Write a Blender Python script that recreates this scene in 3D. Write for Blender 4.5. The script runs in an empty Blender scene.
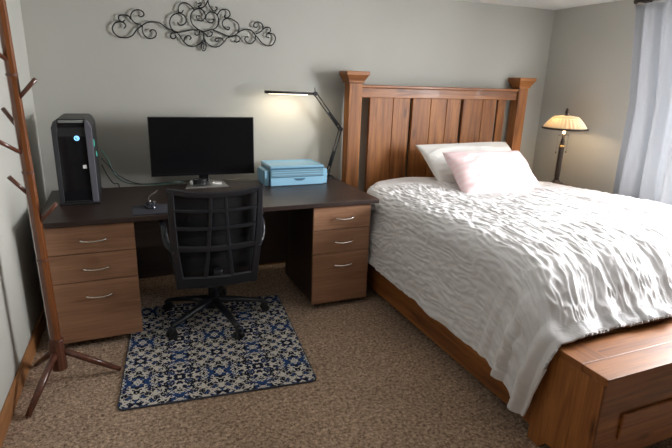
import bpy, bmesh, math, random
import numpy as np
from mathutils import Vector, Matrix

random.seed(4)
S = bpy.context.scene
COL = S.collection
PI = math.pi

# ------------------------------------------------------------------ camera
CZ, YAW, PITCH, ROLL, FPX = 1.5014, 0.3738, 0.2858, 0.0331, 495.03
cy_, sy_ = math.cos(YAW), math.sin(YAW)
cp_, sp_ = math.cos(PITCH), math.sin(PITCH)
fwd = Vector((sy_ * cp_, cy_ * cp_, -sp_))
rgt = Vector((cy_, -sy_, 0))
up = rgt.cross(fwd)
r2 = rgt * math.cos(ROLL) + up * math.sin(ROLL)
u2 = -rgt * math.sin(ROLL) + up * math.cos(ROLL)
cam_d = bpy.data.cameras.new('camera')
cam = bpy.data.objects.new('camera', cam_d)
COL.objects.link(cam)
cam_d.sensor_width = 36
cam_d.lens = FPX * 36 / 672
cam_d.clip_start = 0.05
cam.matrix_world = Matrix(((r2.x, u2.x, -fwd.x, 0), (r2.y, u2.y, -fwd.y, 0), (r2.z, u2.z, -fwd.z, CZ), (0, 0, 0, 1)))
S.camera = cam

# ------------------------------------------------------------------ world, daylight, exposure
W = bpy.data.worlds.new('world')
S.world = W
W.use_nodes = True
bg = W.node_tree.nodes['Background']
bg.inputs['Color'].default_value = (0.88, 0.94, 1.0, 1)
bg.inputs['Strength'].default_value = 3.0

def area(name, loc, rot, sx, sy, power, col, spread=180):
    l = bpy.data.lights.new(name, 'AREA')
    l.shape = 'RECTANGLE'
    l.size, l.size_y = sx, sy
    l.energy = power
    l.color = col
    l.spread = math.radians(spread)
    o = bpy.data.objects.new(name, l)
    o.location = loc
    o.rotation_euler = rot
    COL.objects.link(o)
    return o
# daylight arriving through the window of the right wall (light stands outside the opening)
wl = area('window_daylight', (4.10, 1.70, 1.62), (0, 0, 0), 1.9, 1.5, 350, (0.985, 0.985, 1.0), 150)
wl.rotation_euler = Vector((-.90, .36, -.22)).to_track_quat('-Z', 'Z').to_euler()

S.view_settings.view_transform = 'Standard'
S.view_settings.look = 'None'
S.view_settings.exposure = 0.0
S.view_settings.gamma = 1.0
S.view_settings.use_curve_mapping = False

# ------------------------------------------------------------------ materials
def mat(name, col, rough=.6, metal=0, emit=None, estr=0, coat=0, alpha=None, trans=0, spec=None, sheen=0):
    m = bpy.data.materials.new(name)
    m.use_nodes = True
    b = m.node_tree.nodes['Principled BSDF']
    b.inputs['Base Color'].default_value = (*col, 1)
    b.inputs['Roughness'].default_value = rough
    b.inputs['Metallic'].default_value = metal
    b.inputs['Coat Weight'].default_value = coat
    b.inputs['Transmission Weight'].default_value = trans
    b.inputs['Sheen Weight'].default_value = sheen
    if spec is not None:
        b.inputs['Specular IOR Level'].default_value = spec
    if emit:
        b.inputs['Emission Color'].default_value = (*emit, 1)
        b.inputs['Emission Strength'].default_value = estr
    return m

class N:
    """small node helper on a material made by mat()"""
    def __init__(s, m):
        s.m = m
        s.t = m.node_tree
        s.b = s.t.nodes['Principled BSDF']
    def n(s, typ, **kw):
        nd = s.t.nodes.new(typ)
        for k, v in kw.items():
            if k in nd.inputs.keys() if isinstance(k, str) else False:
                nd.inputs[k].default_value = v
            else:
                setattr(nd, k, v)
        return nd
    def l(s, a, b):
        s.t.links.new(a, b)
    def coord(s, scale=(1, 1, 1), rot=(0, 0, 0)):
        c = s.n('ShaderNodeTexCoord')
        mp = s.n('ShaderNodeMapping')
        mp.inputs['Scale'].default_value = scale
        mp.inputs['Rotation'].default_value = rot
        s.l(c.outputs['Object'], mp.inputs['Vector'])
        return mp.outputs['Vector']
    def noise(s, vec, scale, detail=3, rough=.5, dist=0):
        nd = s.n('ShaderNodeTexNoise')
        nd.inputs['Scale'].default_value = scale
        nd.inputs['Detail'].default_value = detail
        nd.inputs['Roughness'].default_value = rough
        nd.inputs['Distortion'].default_value = dist
        s.l(vec, nd.inputs['Vector'])
        return nd.outputs['Fac']
    def ramp(s, fac, stops, interp='LINEAR'):
        r = s.n('ShaderNodeValToRGB')
        r.color_ramp.interpolation = interp
        e = r.color_ramp.elements
        while len(e) < len(stops):
            e.new(0.5)
        for i, (p, c) in enumerate(stops):
            e[i].position = p
            e[i].color = (*c, 1) if len(c) == 3 else c
        s.l(fac, r.inputs['Fac'])
        return r.outputs['Color']
    def bump(s, h, strength=.3, dist=.01):
        b = s.n('ShaderNodeBump')
        b.inputs['Strength'].default_value = strength
        b.inputs['Distance'].default_value = dist
        s.l(h, b.inputs['Height'])
        s.l(b.outputs['Normal'], s.b.inputs['Normal'])
        return b
    def mth(s, op, a, b=None):
        m = s.n('ShaderNodeMath')
        m.operation = op
        for i, v in enumerate((a, b)):
            if v is None:
                continue
            if isinstance(v, (int, float)):
                m.inputs[i].default_value = v
            else:
                s.l(v, m.inputs[i])
        return m.outputs[0]
    def mix(s, fac, a, b, blend='MIX'):
        m = s.n('ShaderNodeMix')
        m.data_type = 'RGBA'
        m.blend_type = blend
        if isinstance(fac, (int, float)):
            m.inputs['Factor'].default_value = fac
        else:
            s.l(fac, m.inputs['Factor'])
        for k, v in (('A', a), ('B', b)):
            sock = [i for i in m.inputs if i.name == k and i.type == 'RGBA'][0]
            if isinstance(v, tuple):
                sock.default_value = (*v, 1)
            else:
                s.l(v, sock)
        return [o for o in m.outputs if o.type == 'RGBA'][0]

def wood(name, dark, mid, light, axis='z', scale=1.0, rough=.45, coat=0, knots=True):
    m = mat(name, mid, rough, coat=coat)
    q = N(m)
    k = {'x': (.8, 14, 14), 'y': (14, .8, 14), 'z': (14, 14, .8)}[axis]
    v = q.coord(tuple(a * scale for a in k))
    f = q.noise(v, 1.6, 5, .65, .9)
    c = q.ramp(f, [(.28, dark), (.5, mid), (.75, light)])
    k2 = {'x': (2, 60, 60), 'y': (60, 2, 60), 'z': (60, 60, 2)}[axis]
    g = q.noise(q.coord(tuple(a * scale for a in k2)), 2.0, 3, .6)
    gc = q.ramp(g, [(.3, (.72, .70, .68)), (.65, (1.05, 1.05, 1.05))])
    c = q.mix(.8, c, gc, 'MULTIPLY')
    if knots:
        k3 = {'x': (1.3, 4, 4), 'y': (4, 1.3, 4), 'z': (4, 4, 1.3)}[axis]
        vo = q.n('ShaderNodeTexVoronoi')
        vo.inputs['Scale'].default_value = 1.5
        q.l(q.coord(k3), vo.inputs['Vector'])
        kc = q.ramp(vo.outputs['Distance'], [(0.03, (.25, .17, .12)), (.13, (1, 1, 1))])
        c = q.mix(.8, c, kc, 'MULTIPLY')
    q.l(c, q.b.inputs['Base Color'])
    q.bump(g, .12, .003)
    return m

def painted(name, col):
    m = mat(name, col, .85, spec=.25)
    q = N(m)
    f = q.noise(q.coord((1, 1, 1)), 1.4, 3, .5)
    c = q.ramp(f, [(.3, tuple(x * .96 for x in col)), (.7, tuple(x * 1.03 for x in col))])
    q.l(c, q.b.inputs['Base Color'])
    q.bump(q.noise(q.coord((1, 1, 1)), 220, 3), .12, .002)
    return m

M = {}
M['wall'] = painted('sage_grey_paint', (.445, .44, .40))
M['ceil'] = painted('white_ceiling_paint', (.70, .70, .67))
M['bedx'] = wood('alder_x', (.09, .026, .007), (.28, .098, .023), (.44, .175, .048), 'x', rough=.42, coat=.05)
M['bedy'] = wood('alder_y', (.09, .026, .007), (.28, .098, .023), (.44, .175, .048), 'y', rough=.42, coat=.05)
M['bedz'] = wood('alder_z', (.10, .030, .007), (.32, .115, .027), (.49, .200, .054), 'z', rough=.5, coat=0)
M['base'] = wood('oak_baseboard', (.18, .07, .022), (.34, .145, .05), (.44, .21, .08), 'y', rough=.45, knots=False)
M['esp'] = wood('espresso_laminate', (.022, .013, .011), (.036, .021, .017), (.052, .031, .025), 'x', rough=.38, knots=False)
M['drawer'] = wood('walnut_laminate', (.26, .130, .072), (.35, .182, .104), (.42, .230, .135), 'x', rough=.42, knots=False)
M['rackd'] = wood('dark_cherry', (.06, .02, .012), (.10, .033, .018), (.15, .05, .026), 'z', rough=.3, coat=.3, knots=False)
M['racko'] = wood('orange_cherry', (.09, .028, .010), (.15, .048, .014), (.22, .075, .022), 'z', rough=.25, coat=.6, knots=False)
M['black'] = mat('black_plastic', (.012, .012, .014), .45)
M['gloss'] = mat('gloss_black', (.006, .006, .008), .12)
M['screen'] = mat('screen_black', (.005, .005, .006), .18)
M['grey'] = mat('gunmetal_plastic', (.028, .029, .034), .4)
M['silver'] = mat('silver_metal', (.55, .54, .52), .35, .9)
M['nickel'] = mat('nickel_metal', (.72, .69, .62), .25, 1)
M['iron'] = mat('wrought_iron', (.014, .014, .015), .55, .5)
M['chairpl'] = mat('chair_plastic', (.011, .012, .016), .36)
M['bronze'] = mat('dark_bronze', (.045, .032, .025), .4, .7)
M['white'] = mat('white_plastic', (.8, .8, .78), .4)
M['led'] = mat('blue_led', (.1, .3, .5), .3, emit=(.25, .6, 1.0), estr=1.6)
M['ledg'] = mat('teal_led', (.05, .3, .25), .3, emit=(.1, .8, .6), estr=.35)
M['pad'] = mat('mouse_pad_cloth', (.028, .030, .042), .9)

def carpet():
    m = mat('beige_carpet', (.4, .3, .2), .97, spec=.1, sheen=.15)
    q = N(m)
    v = q.coord((1, 1, 1))
    f = q.noise(v, 66, 4, .7, .4)
    f2 = q.noise(v, 2.2, 3, .5)
    f3 = q.noise(v, 38, 2, .6, 1.0)
    c = q.ramp(f, [(.33, (.15, .09, .055)), (.45, (.37, .25, .17)), (.57, (.60, .435, .305)), (.70, (.80, .62, .46))])
    c2 = q.ramp(f3, [(.3, (.72, .70, .68)), (.7, (1.12, 1.12, 1.12))])
    c = q.mix(1, c, c2, 'MULTIPLY')
    c3 = q.ramp(f2, [(.35, (.88, .87, .86)), (.65, (1.06, 1.05, 1.05))])
    c = q.mix(1, c, c3, 'MULTIPLY')
    q.l(c, q.b.inputs['Base Color'])
    q.bump(q.mth('ADD', f, f3), .9, .012)
    return m
M['carpet'] = carpet()

def rugmat():
    m = mat('damask_rug', (.5, .5, .45), .9, spec=.15)
    q = N(m)
    c = q.n('ShaderNodeTexCoord')
    sp = q.n('ShaderNodeSeparateXYZ')
    q.l(c.outputs['Object'], sp.inputs[0])
    T = .40
    def fold(o, shift=0):
        a = q.mth('ADD', q.mth('DIVIDE', o, T), 40.0 + shift)
        return q.mth('ABSOLUTE', q.mth('SUBTRACT', q.mth('FRACT', a), .5))   # 0 centre .. .5 edge
    ax, ay = fold(sp.outputs['X']), fold(sp.outputs['Y'])
    # fold on the diagonal so each tile has an eightfold symmetry
    mx, mn = q.mth('MAXIMUM', ax, ay), q.mth('MINIMUM', ax, ay)
    cb = q.n('ShaderNodeCombineXYZ')
    q.l(mx, cb.inputs[0]); q.l(mn, cb.inputs[1])
    cb.inputs[2].default_value = 3.7
    v = cb.outputs[0]
    f = q.noise(v, 17, 1, .45, 1.5)
    f2 = q.noise(v, 7, 1, .5, .8)
    rd = q.mth('SQRT', q.mth('ADD', q.mth('MULTIPLY', ax, ax), q.mth('MULTIPLY', ay, ay)))
    ring = q.mth('SINE', q.mth('MULTIPLY', rd, 46.0))
    ang = q.mth('ARCTAN2', mn, mx)
    pet = q.mth('COSINE', q.mth('MULTIPLY', ang, 8.0))
    flower = q.mth('MULTIPLY', ring, q.mth('ADD', pet, .6))
    tot = q.mth('ADD', f, q.mth('MULTIPLY', flower, .035))
    patt = q.ramp(tot, [(0, (0, 0, 0)), (.530, (1, 1, 1))], 'CONSTANT')
    # thin light lines inside the dark leaves
    vein = q.ramp(q.mth('ABSOLUTE', q.mth('SUBTRACT', tot, .43)), [(0, (1, 1, 1)), (.006, (0, 0, 0))], 'CONSTANT')
    
    blue = q.ramp(f2, [(0, (.010, .012, .024)), (.52, (.012, .022, .07)), (.60, (.018, .055, .17))], 'CONSTANT')
    cream = q.ramp(q.noise(q.coord((1, 1, 1)), 300, 2), [(.3, (.50, .48, .42)), (.7, (.70, .66, .59))])
    col = q.mix(patt, blue, cream)
    q.l(col, q.b.inputs['Base Color'])
    q.bump(q.noise(q.coord((1, 1, 1)), 400, 2), .4, .002)
    return m
M['rug'] = rugmat()
M['rugedge'] = mat('rug_edge', (.05, .055, .08), .9)

def fabric(name, col, wv=500, trans=0, bumps=.25):
    m = mat(name, col, .85, spec=.2, sheen=.2)
    q = N(m)
    q.bump(q.noise(q.coord((1, 1, 1)), wv, 2), bumps, .001)
    if trans:
        t = m.node_tree
        tr = t.nodes.new('ShaderNodeBsdfTranslucent')
        tr.inputs['Color'].default_value = (*col, 1)
        mx = t.nodes.new('ShaderNodeMixShader')
        mx.inputs[0].default_value = trans
        out = t.nodes['Material Output']
        t.links.new(q.b.outputs[0], mx.inputs[1])
        t.links.new(tr.outputs[0], mx.inputs[2])
        t.links.new(mx.outputs[0], out.inputs['Surface'])
    return m
M['duvet'] = fabric('duvet_cotton', (.71, .70, .705))
M['sheet'] = fabric('sheet_cotton', (.80, .79, .78))
M['pillow'] = fabric('pillow_cotton', (.80, .79, .76))
M['curtain'] = fabric('curtain_linen', (.455, .465, .485), 260, .28)
M['shade'] = fabric('mica_shade', (.80, .68, .50), 60, .45)

def pinkmat():
    m = fabric('pink_striped_cotton', (.85, .74, .74))
    q = N(m)
    w = q.n('ShaderNodeTexWave')
    w.wave_type = 'BANDS'; w.bands_direction = 'Z'
    w.inputs['Scale'].default_value = 7
    w.inputs['Distortion'].default_value = .3
    q.l(q.coord((1, 1, 1)), w.inputs['Vector'])
    c = q.ramp(w.outputs['Fac'], [(.2, (.83, .66, .665)), (.8, (.82, .60, .61))])
    q.l(c, q.b.inputs['Base Color'])
    return m
M['pink'] = pinkmat()
M['bluepl'] = mat('light_blue_plastic', (.27, .50, .66), .25, spec=.5)
M['bluepl2'] = mat('clear_blue_plastic', (.36, .60, .74), .12, trans=.5)
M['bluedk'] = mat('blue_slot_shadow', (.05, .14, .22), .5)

def meshfab():
    m = mat('chair_mesh', (.006, .0065, .009), .9)
    t = m.node_tree
    q = N(m)
    tr = t.nodes.new('ShaderNodeBsdfTransparent')
    mx = t.nodes.new('ShaderNodeMixShader')
    mx.inputs[0].default_value = .25
    t.links.new(q.b.outputs[0], mx.inputs[1])
    t.links.new(tr.outputs[0], mx.inputs[2])
    t.links.new(mx.outputs[0], t.nodes['Material Output'].inputs['Surface'])
    return m
M['mesh'] = meshfab()

# ------------------------------------------------------------------ mesh builder
class B:
    def __init__(s):
        s.bm = bmesh.new()
    def box(s, x0, x1, y0, y1, z0, z1):
        vs = [s.bm.verts.new((x, y, z)) for x in (x0, x1) for y in (y0, y1) for z in (z0, z1)]
        for f in ((0, 1, 3, 2), (4, 6, 7, 5), (0, 4, 5, 1), (2, 3, 7, 6), (0, 2, 6, 4), (1, 5, 7, 3)):
            s.bm.faces.new([vs[i] for i in f])
        return s
    def prism(s, pts, d, origin=(0, 0, 0), ax=((1, 0, 0), (0, 0, 1), (0, 1, 0))):
        """polygon pts in plane ax[0],ax[1], pushed by d along ax[2]"""
        a, b, c = (Vector(v) for v in ax)
        o = Vector(origin)
        f0 = [s.bm.verts.new(o + a * p[0] + b * p[1]) for p in pts]
        f1 = [s.bm.verts.new(o + a * p[0] + b * p[1] + c * d) for p in pts]
        s.bm.faces.new(f0)
        s.bm.faces.new(f1[::-1])
        n = len(pts)
        for i in range(n):
            s.bm.faces.new((f0[i], f0[(i + 1) % n], f1[(i + 1) % n], f1[i]))
        return s
    def tube(s, pts, r, seg=10, closed=False, flat=None):
        pts = [Vector(p) for p in pts]
        n = len(pts)
        rr = r if isinstance(r, (list, tuple)) else [r] * n
        rings = []
        prev = None
        for i, p in enumerate(pts):
            if closed:
                t = (pts[(i + 1) % n] - pts[i - 1]).normalized()
            else:
                t = (pts[min(i + 1, n - 1)] - pts[max(i - 1, 0)]).normalized()
            if prev is None:
                a = Vector((0, 0, 1)) if abs(t.z) < .9 else Vector((0, 1, 0))
                u = t.cross(a).normalized()
            else:
                u = (prev - t * prev.dot(t)).normalized()
            prev = u
            w = t.cross(u)
            k = flat if flat else 1
            rings.append([s.bm.verts.new(p + (u * math.cos(2 * PI * j / seg) + w * k * math.sin(2 * PI * j / seg)) * rr[i]) for j in range(seg)])
        m = n if closed else n - 1
        for i in range(m):
            a, b = rings[i], rings[(i + 1) % n]
            for j in range(seg):
                f = s.bm.faces.new((a[j], a[(j + 1) % seg], b[(j + 1) % seg], b[j]))
                f.smooth = True
        if not closed:
            s.bm.faces.new(rings[0][::-1])
            s.bm.faces.new(rings[-1])
        return s
    def lathe(s, prof, c=(0, 0), seg=32, ripple=0, nr=0):
        rings = []
        for (r, z) in prof:
            ring = []
            for j in range(seg):
                a = 2 * PI * j / seg
                q = r * (1 + (ripple * math.cos(nr * a) if nr else 0))
                ring.append(s.bm.verts.new((c[0] + q * math.cos(a), c[1] + q * math.sin(a), z)))
            rings.append(ring)
        for a, b in zip(rings, rings[1:]):
            for j in range(seg):
                f = s.bm.faces.new((a[j], a[(j + 1) % seg], b[(j + 1) % seg], b[j]))
                f.smooth = True
        if prof[0][0] > 1e-4:
            s.bm.faces.new(rings[0][::-1])
        if prof[-1][0] > 1e-4:
            s.bm.faces.new(rings[-1])
        return s
    def move(s, mtx):
        bmesh.ops.transform(s.bm, matrix=mtx, verts=s.bm.verts)
        return s
    def build(s, name, m, parent=None, bevel=0, label=None):
        bmesh.ops.remove_doubles(s.bm, verts=s.bm.verts, dist=1e-6)
        bmesh.ops.recalc_face_normals(s.bm, faces=s.bm.faces)
        me = bpy.data.meshes.new(name)
        s.bm.to_mesh(me)
        s.bm.free()
        me.materials.append(m)
        o = bpy.data.objects.new(name, me)
        COL.objects.link(o)
        if parent:
            o.parent = parent
        if bevel:
            bv = o.modifiers.new('bevel', 'BEVEL')
            bv.width = bevel
            bv.segments = 2
            bv.limit_method = 'ANGLE'
        if label:
            o['label'] = label
        return o

def thing(name, label, cat, loc=(0, 0, 0), rz=0, group=None):
    o = bpy.data.objects.new(name, None)
    o.empty_display_size = .1
    COL.objects.link(o)
    o.location = loc
    o.rotation_euler = (0, 0, rz)
    tag(o, label, cat, group)
    return o

def tag(o, label, cat, group=None):
    o['label'] = label
    o['category'] = cat
    if group:
        o['group'] = group
    return o

def struct(b, name, m, bevel=0):
    o = b.build(name, m, None, bevel)
    o['kind'] = 'structure'
    return o

def spline(pts, k=8):
    """Catmull-Rom through pts"""
    P = [Vector(p) for p in pts]
    P = [P[0] * 2 - P[1]] + P + [P[-1] * 2 - P[-2]]
    out = []
    for i in range(1, len(P) - 2):
        a, b, c, d = P[i - 1:i + 3]
        for j in range(k):
            t = j / k
            out.append(.5 * ((2 * b) + (c - a) * t + (2 * a - 5 * b + 4 * c - d) * t * t + (3 * b - a - 3 * c + d) * t ** 3))
    out.append(P[-2])
    return out

def grid_obj(name, V, m, parent=None, thick=0, offset=-1):
    """V: array (nu, nv, 3)"""
    nu, nv = V.shape[:2]
    me = bpy.data.meshes.new(name)
    idx = np.arange(nu * nv).reshape(nu, nv)
    F = np.stack([idx[:-1, :-1], idx[1:, :-1], idx[1:, 1:], idx[:-1, 1:]], -1).reshape(-1, 4)
    me.from_pydata(V.reshape(-1, 3).tolist(), [], F.tolist())
    me.materials.append(m)
    me.polygons.foreach_set('use_smooth', [True] * len(me.polygons))
    o = bpy.data.objects.new(name, me)
    COL.objects.link(o)
    if parent:
        o.parent = parent
    if thick:
        s = o.modifiers.new('solid', 'SOLIDIFY')
        s.thickness = thick
        s.offset = offset
    return o

def vnoise(x, y, seed=0):
    """smooth value noise 0..1"""
    xi, yi = np.floor(x).astype(np.int64), np.floor(y).astype(np.int64)
    fx, fy = x - xi, y - yi
    fx, fy = fx * fx * (3 - 2 * fx), fy * fy * (3 - 2 * fy)
    def h(a, b):
        n = (a * 374761393 + b * 668265263 + seed * 982451653) & 0xffffffff
        n = ((n ^ (n >> 13)) * 1274126177) & 0xffffffff
        return ((n ^ (n >> 16)) & 0xffff) / 65535.0
    return (h(xi, yi) * (1 - fx) + h(xi + 1, yi) * fx) * (1 - fy) + (h(xi, yi + 1) * (1 - fx) + h(xi + 1, yi + 1) * fx) * fy

def normals(V):
    du = np.gradient(V, axis=0)
    dv = np.gradient(V, axis=1)
    n = np.cross(du, dv)
    return n / (np.linalg.norm(n, axis=-1, keepdims=True) + 1e-9)

# ------------------------------------------------------------------ the room
XL, XR, YF, YB, H = -.652, 3.536, -.75, 3.80, 2.152
WY0, WY1, WZ0, WZ1 = 1.15, 2.75, .72, 2.05
struct(B().box(XL - .1, XR + .1, YF - .1, YB + .1, -.1, 0), 'floor', M['carpet'])
struct(B().box(XL - .1, XR + .1, YF - .1, YB + .1, H, H + .1), 'ceiling', M['ceil'])
struct(B().box(XL - .1, XL, YF - .1, YB + .1, 0, H), 'wall_left', M['wall'])
struct(B().box(XL, XR, YB, YB + .1, 0, H), 'wall_back', M['wall'])
struct(B().box(XL, XR, YF - .1, YF, 0, H), 'wall_front', painted('bounce_absorbing_wall', (.075, .060, .048)))  # unseen wall behind the camera, set close and dark to soak up bounce light
wr = B()
wr.box(XR, XR + .1, YF - .1, WY0, 0, H).box(XR, XR + .1, WY1, YB + .1, 0, H)
wr.box(XR, XR + .1, WY0, WY1, 0, WZ0).box(XR, XR + .1, WY0, WY1, WZ1, H)
struct(wr, 'wall_right', M['wall'])
struct(B().box(XL, XL + .014, YF, YB, 0, .10), 'baseboard_left', M['base'], .004)
struct(B().box(XL + .014, XR, YB - .014, YB, 0, .10), 'baseboard_back', M['base'], .004)
struct(B().box(XR - .014, XR, YF, YB - .014, 0, .10), 'baseboard_right', M['base'], .004)
wf = B()
t = .05
wf.box(XR + .02, XR + .08, WY0, WY0 + t, WZ0, WZ1).box(XR + .02, XR + .08, WY1 - t, WY1, WZ0, WZ1)
wf.box(XR + .02, XR + .08, WY0 + t, WY1 - t, WZ0, WZ0 + t).box(XR + .02, XR + .08, WY0 + t, WY1 - t, WZ1 - t, WZ1)
wf.box(XR + .03, XR + .07, (WY0 + WY1) / 2 - .02, (WY0 + WY1) / 2 + .02, WZ0 + t, WZ1 - t)
struct(wf, 'window_1', M['white'])

# ------------------------------------------------------------------ bed
BX, BY, BT = 1.4441, 3.6195, .0311
bed = thing('bed', 'large rustic reddish-brown wooden bed with plank headboard and storage bench footboard', 'bed', (BX, BY, 0), BT)
hb = B()
hb.box(.25, .595, .035, .060, .30, 1.365)          # boards, in three groups with deep gaps
BOARDS = [(.240, .448), (.452, .606), (.634, .805), (.809, .964), (.968, 1.107), (1.137, 1.338), (1.342, 1.485), (1.511, 1.590)]
hb.bm.free()
for i, (a, c) in enumerate([(a + .008, c + .008) for a, c in BOARDS]):
    B().box(a, c, .034, .062, .30, 1.37).build('headboard_plank', M['bedz'], bed, .003)
B().box(.16, 1.70, .020, .085, 1.365, 1.44).build('headboard_rail', M['bedx'], bed, .004)
B().box(.158, 1.702, .004, .098, 1.44, 1.462).build('headboard_cap_rail', M['bedx'], bed, .005)
B().box(.16, 1.70, .020, .085, .22, .34).build('headboard_rail', M['bedx'], bed, .004)
for x0, x1 in ((.050, .160), (1.704, 1.806)):
    p = B().box(x0, x1, .0, .095, 0, 1.475).build('post', M['bedz'], bed, .004)
    c = B()
    cx, w = (x0 + x1) / 2, (x1 - x0) / 2
    prof = [(0.000, 1.470), (.010, 1.474), (.012, 1.490), (.016, 1.496), (.034, 1.528), (.040, 1.532), (.040, 1.556), (.036, 1.560)]
    rings = []
    for e, z in prof:
        yb = min(.095 + e, .119)
        rings.append([c.bm.verts.new(v) for v in ((cx - w - e, -e, z), (cx + w + e, -e, z), (cx + w + e, yb, z), (cx - w - e, yb, z))])
    for a, b2 in zip(rings, rings[1:]):
        for j in range(4):
            c.bm.faces.new((a[j], a[(j + 1) % 4], b2[(j + 1) % 4], b2[j]))
    c.bm.faces.new(rings[-1]); c.bm.faces.new(rings[0][::-1])
    c.build('post_cap', M['bedx'], p, .002)
for x0, x1 in ((-.004, .030), (1.640, 1.672)):
    B().box(x0, x1, -2.215, .0 if x0 > 1 else -.0, .055, .285).build('side_rail', M['bedy'], bed, .004)
B().box(.030, 1.640, -2.14, -.01, .16, .30).build('slat_platform', M['bedx'], bed)
# bench at the foot
bx0, bx1, by0, by1, bz = -.020, 1.69, -2.530, -2.215, .488
b = B()
b.box(bx0 + .012, bx1 - .012, by0 + .030, by1 - .0, .075, .455)
b.build('bench_box', M['bedz'], bed, .003)
f = B()   # face frame and arched skirt of the left end
pts = [(by0 + .012, 0), (by0 + .085, 0), (by0 + .12, .045), (by1 - .10, .045), (by1 - .065, 0), (by1, 0), (by1, .455), (by0 + .012, .455)]
f.prism(pts, .016, (bx0 + .002, 0, 0), ((0, 1, 0), (0, 0, 1), (1, 0, 0)))
f.build('end_panel', M['bedz'], bed, .003)
f = B()
f.prism([(bx0 + .004, 0), (bx0 + .10, 0), (bx0 + .10, .09), (bx1 - .10, .09), (bx1 - .10, 0), (bx1, 0), (bx1, .455), (bx0 + .004, .455)][::-1], .02, (0, by0 + .012, 0), ((1, 0, 0), (0, 0, 1), (0, 1, 0)))
f.build('front_frame', M['bedx'], bed, .003)
for k in range(2):
    dx0 = bx0 + .135 + k * .80
    d = B().box(dx0, dx0 + .72, by0, by0 + .012, .185, .300).build('bench_drawer', M['bedx'], bed, .004)
    B().box(dx0 + .33, dx0 + .39, by0 - .014, by0, .235, .250).build('drawer_knob', M['bronze'], d, .003)
T0 = .455
tp = B()
tp.box(bx0, bx1, by0, by0 + .112, T0, bz).box(bx0, bx1, by1 - .05, by1, T0, bz)
tp.build('bench_top_border', M['bedx'], bed, .003)
tp = B()
tp.box(bx0, bx0 + .14, by0 + .113, by1 - .051, T0, bz)
tp.build('bench_top_end', M['bedy'], bed, .003)
tp = B()
tp.box(bx0 + .143, bx1, by0 + .115, by1 - .053, T0, bz - .003)
tp.build('bench_top_plank', M['bedx'], bed, .003)

# mattress
mt = B().box(.07, 1.62, -2.02, -.06, .305, .60).build('mattress', M['sheet'], None, .04)
mt.location = (BX, BY, 0); mt.rotation_euler = (0, 0, BT)
tag(mt, 'thick white mattress lying on the wooden bed under the duvet', 'mattress')

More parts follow.
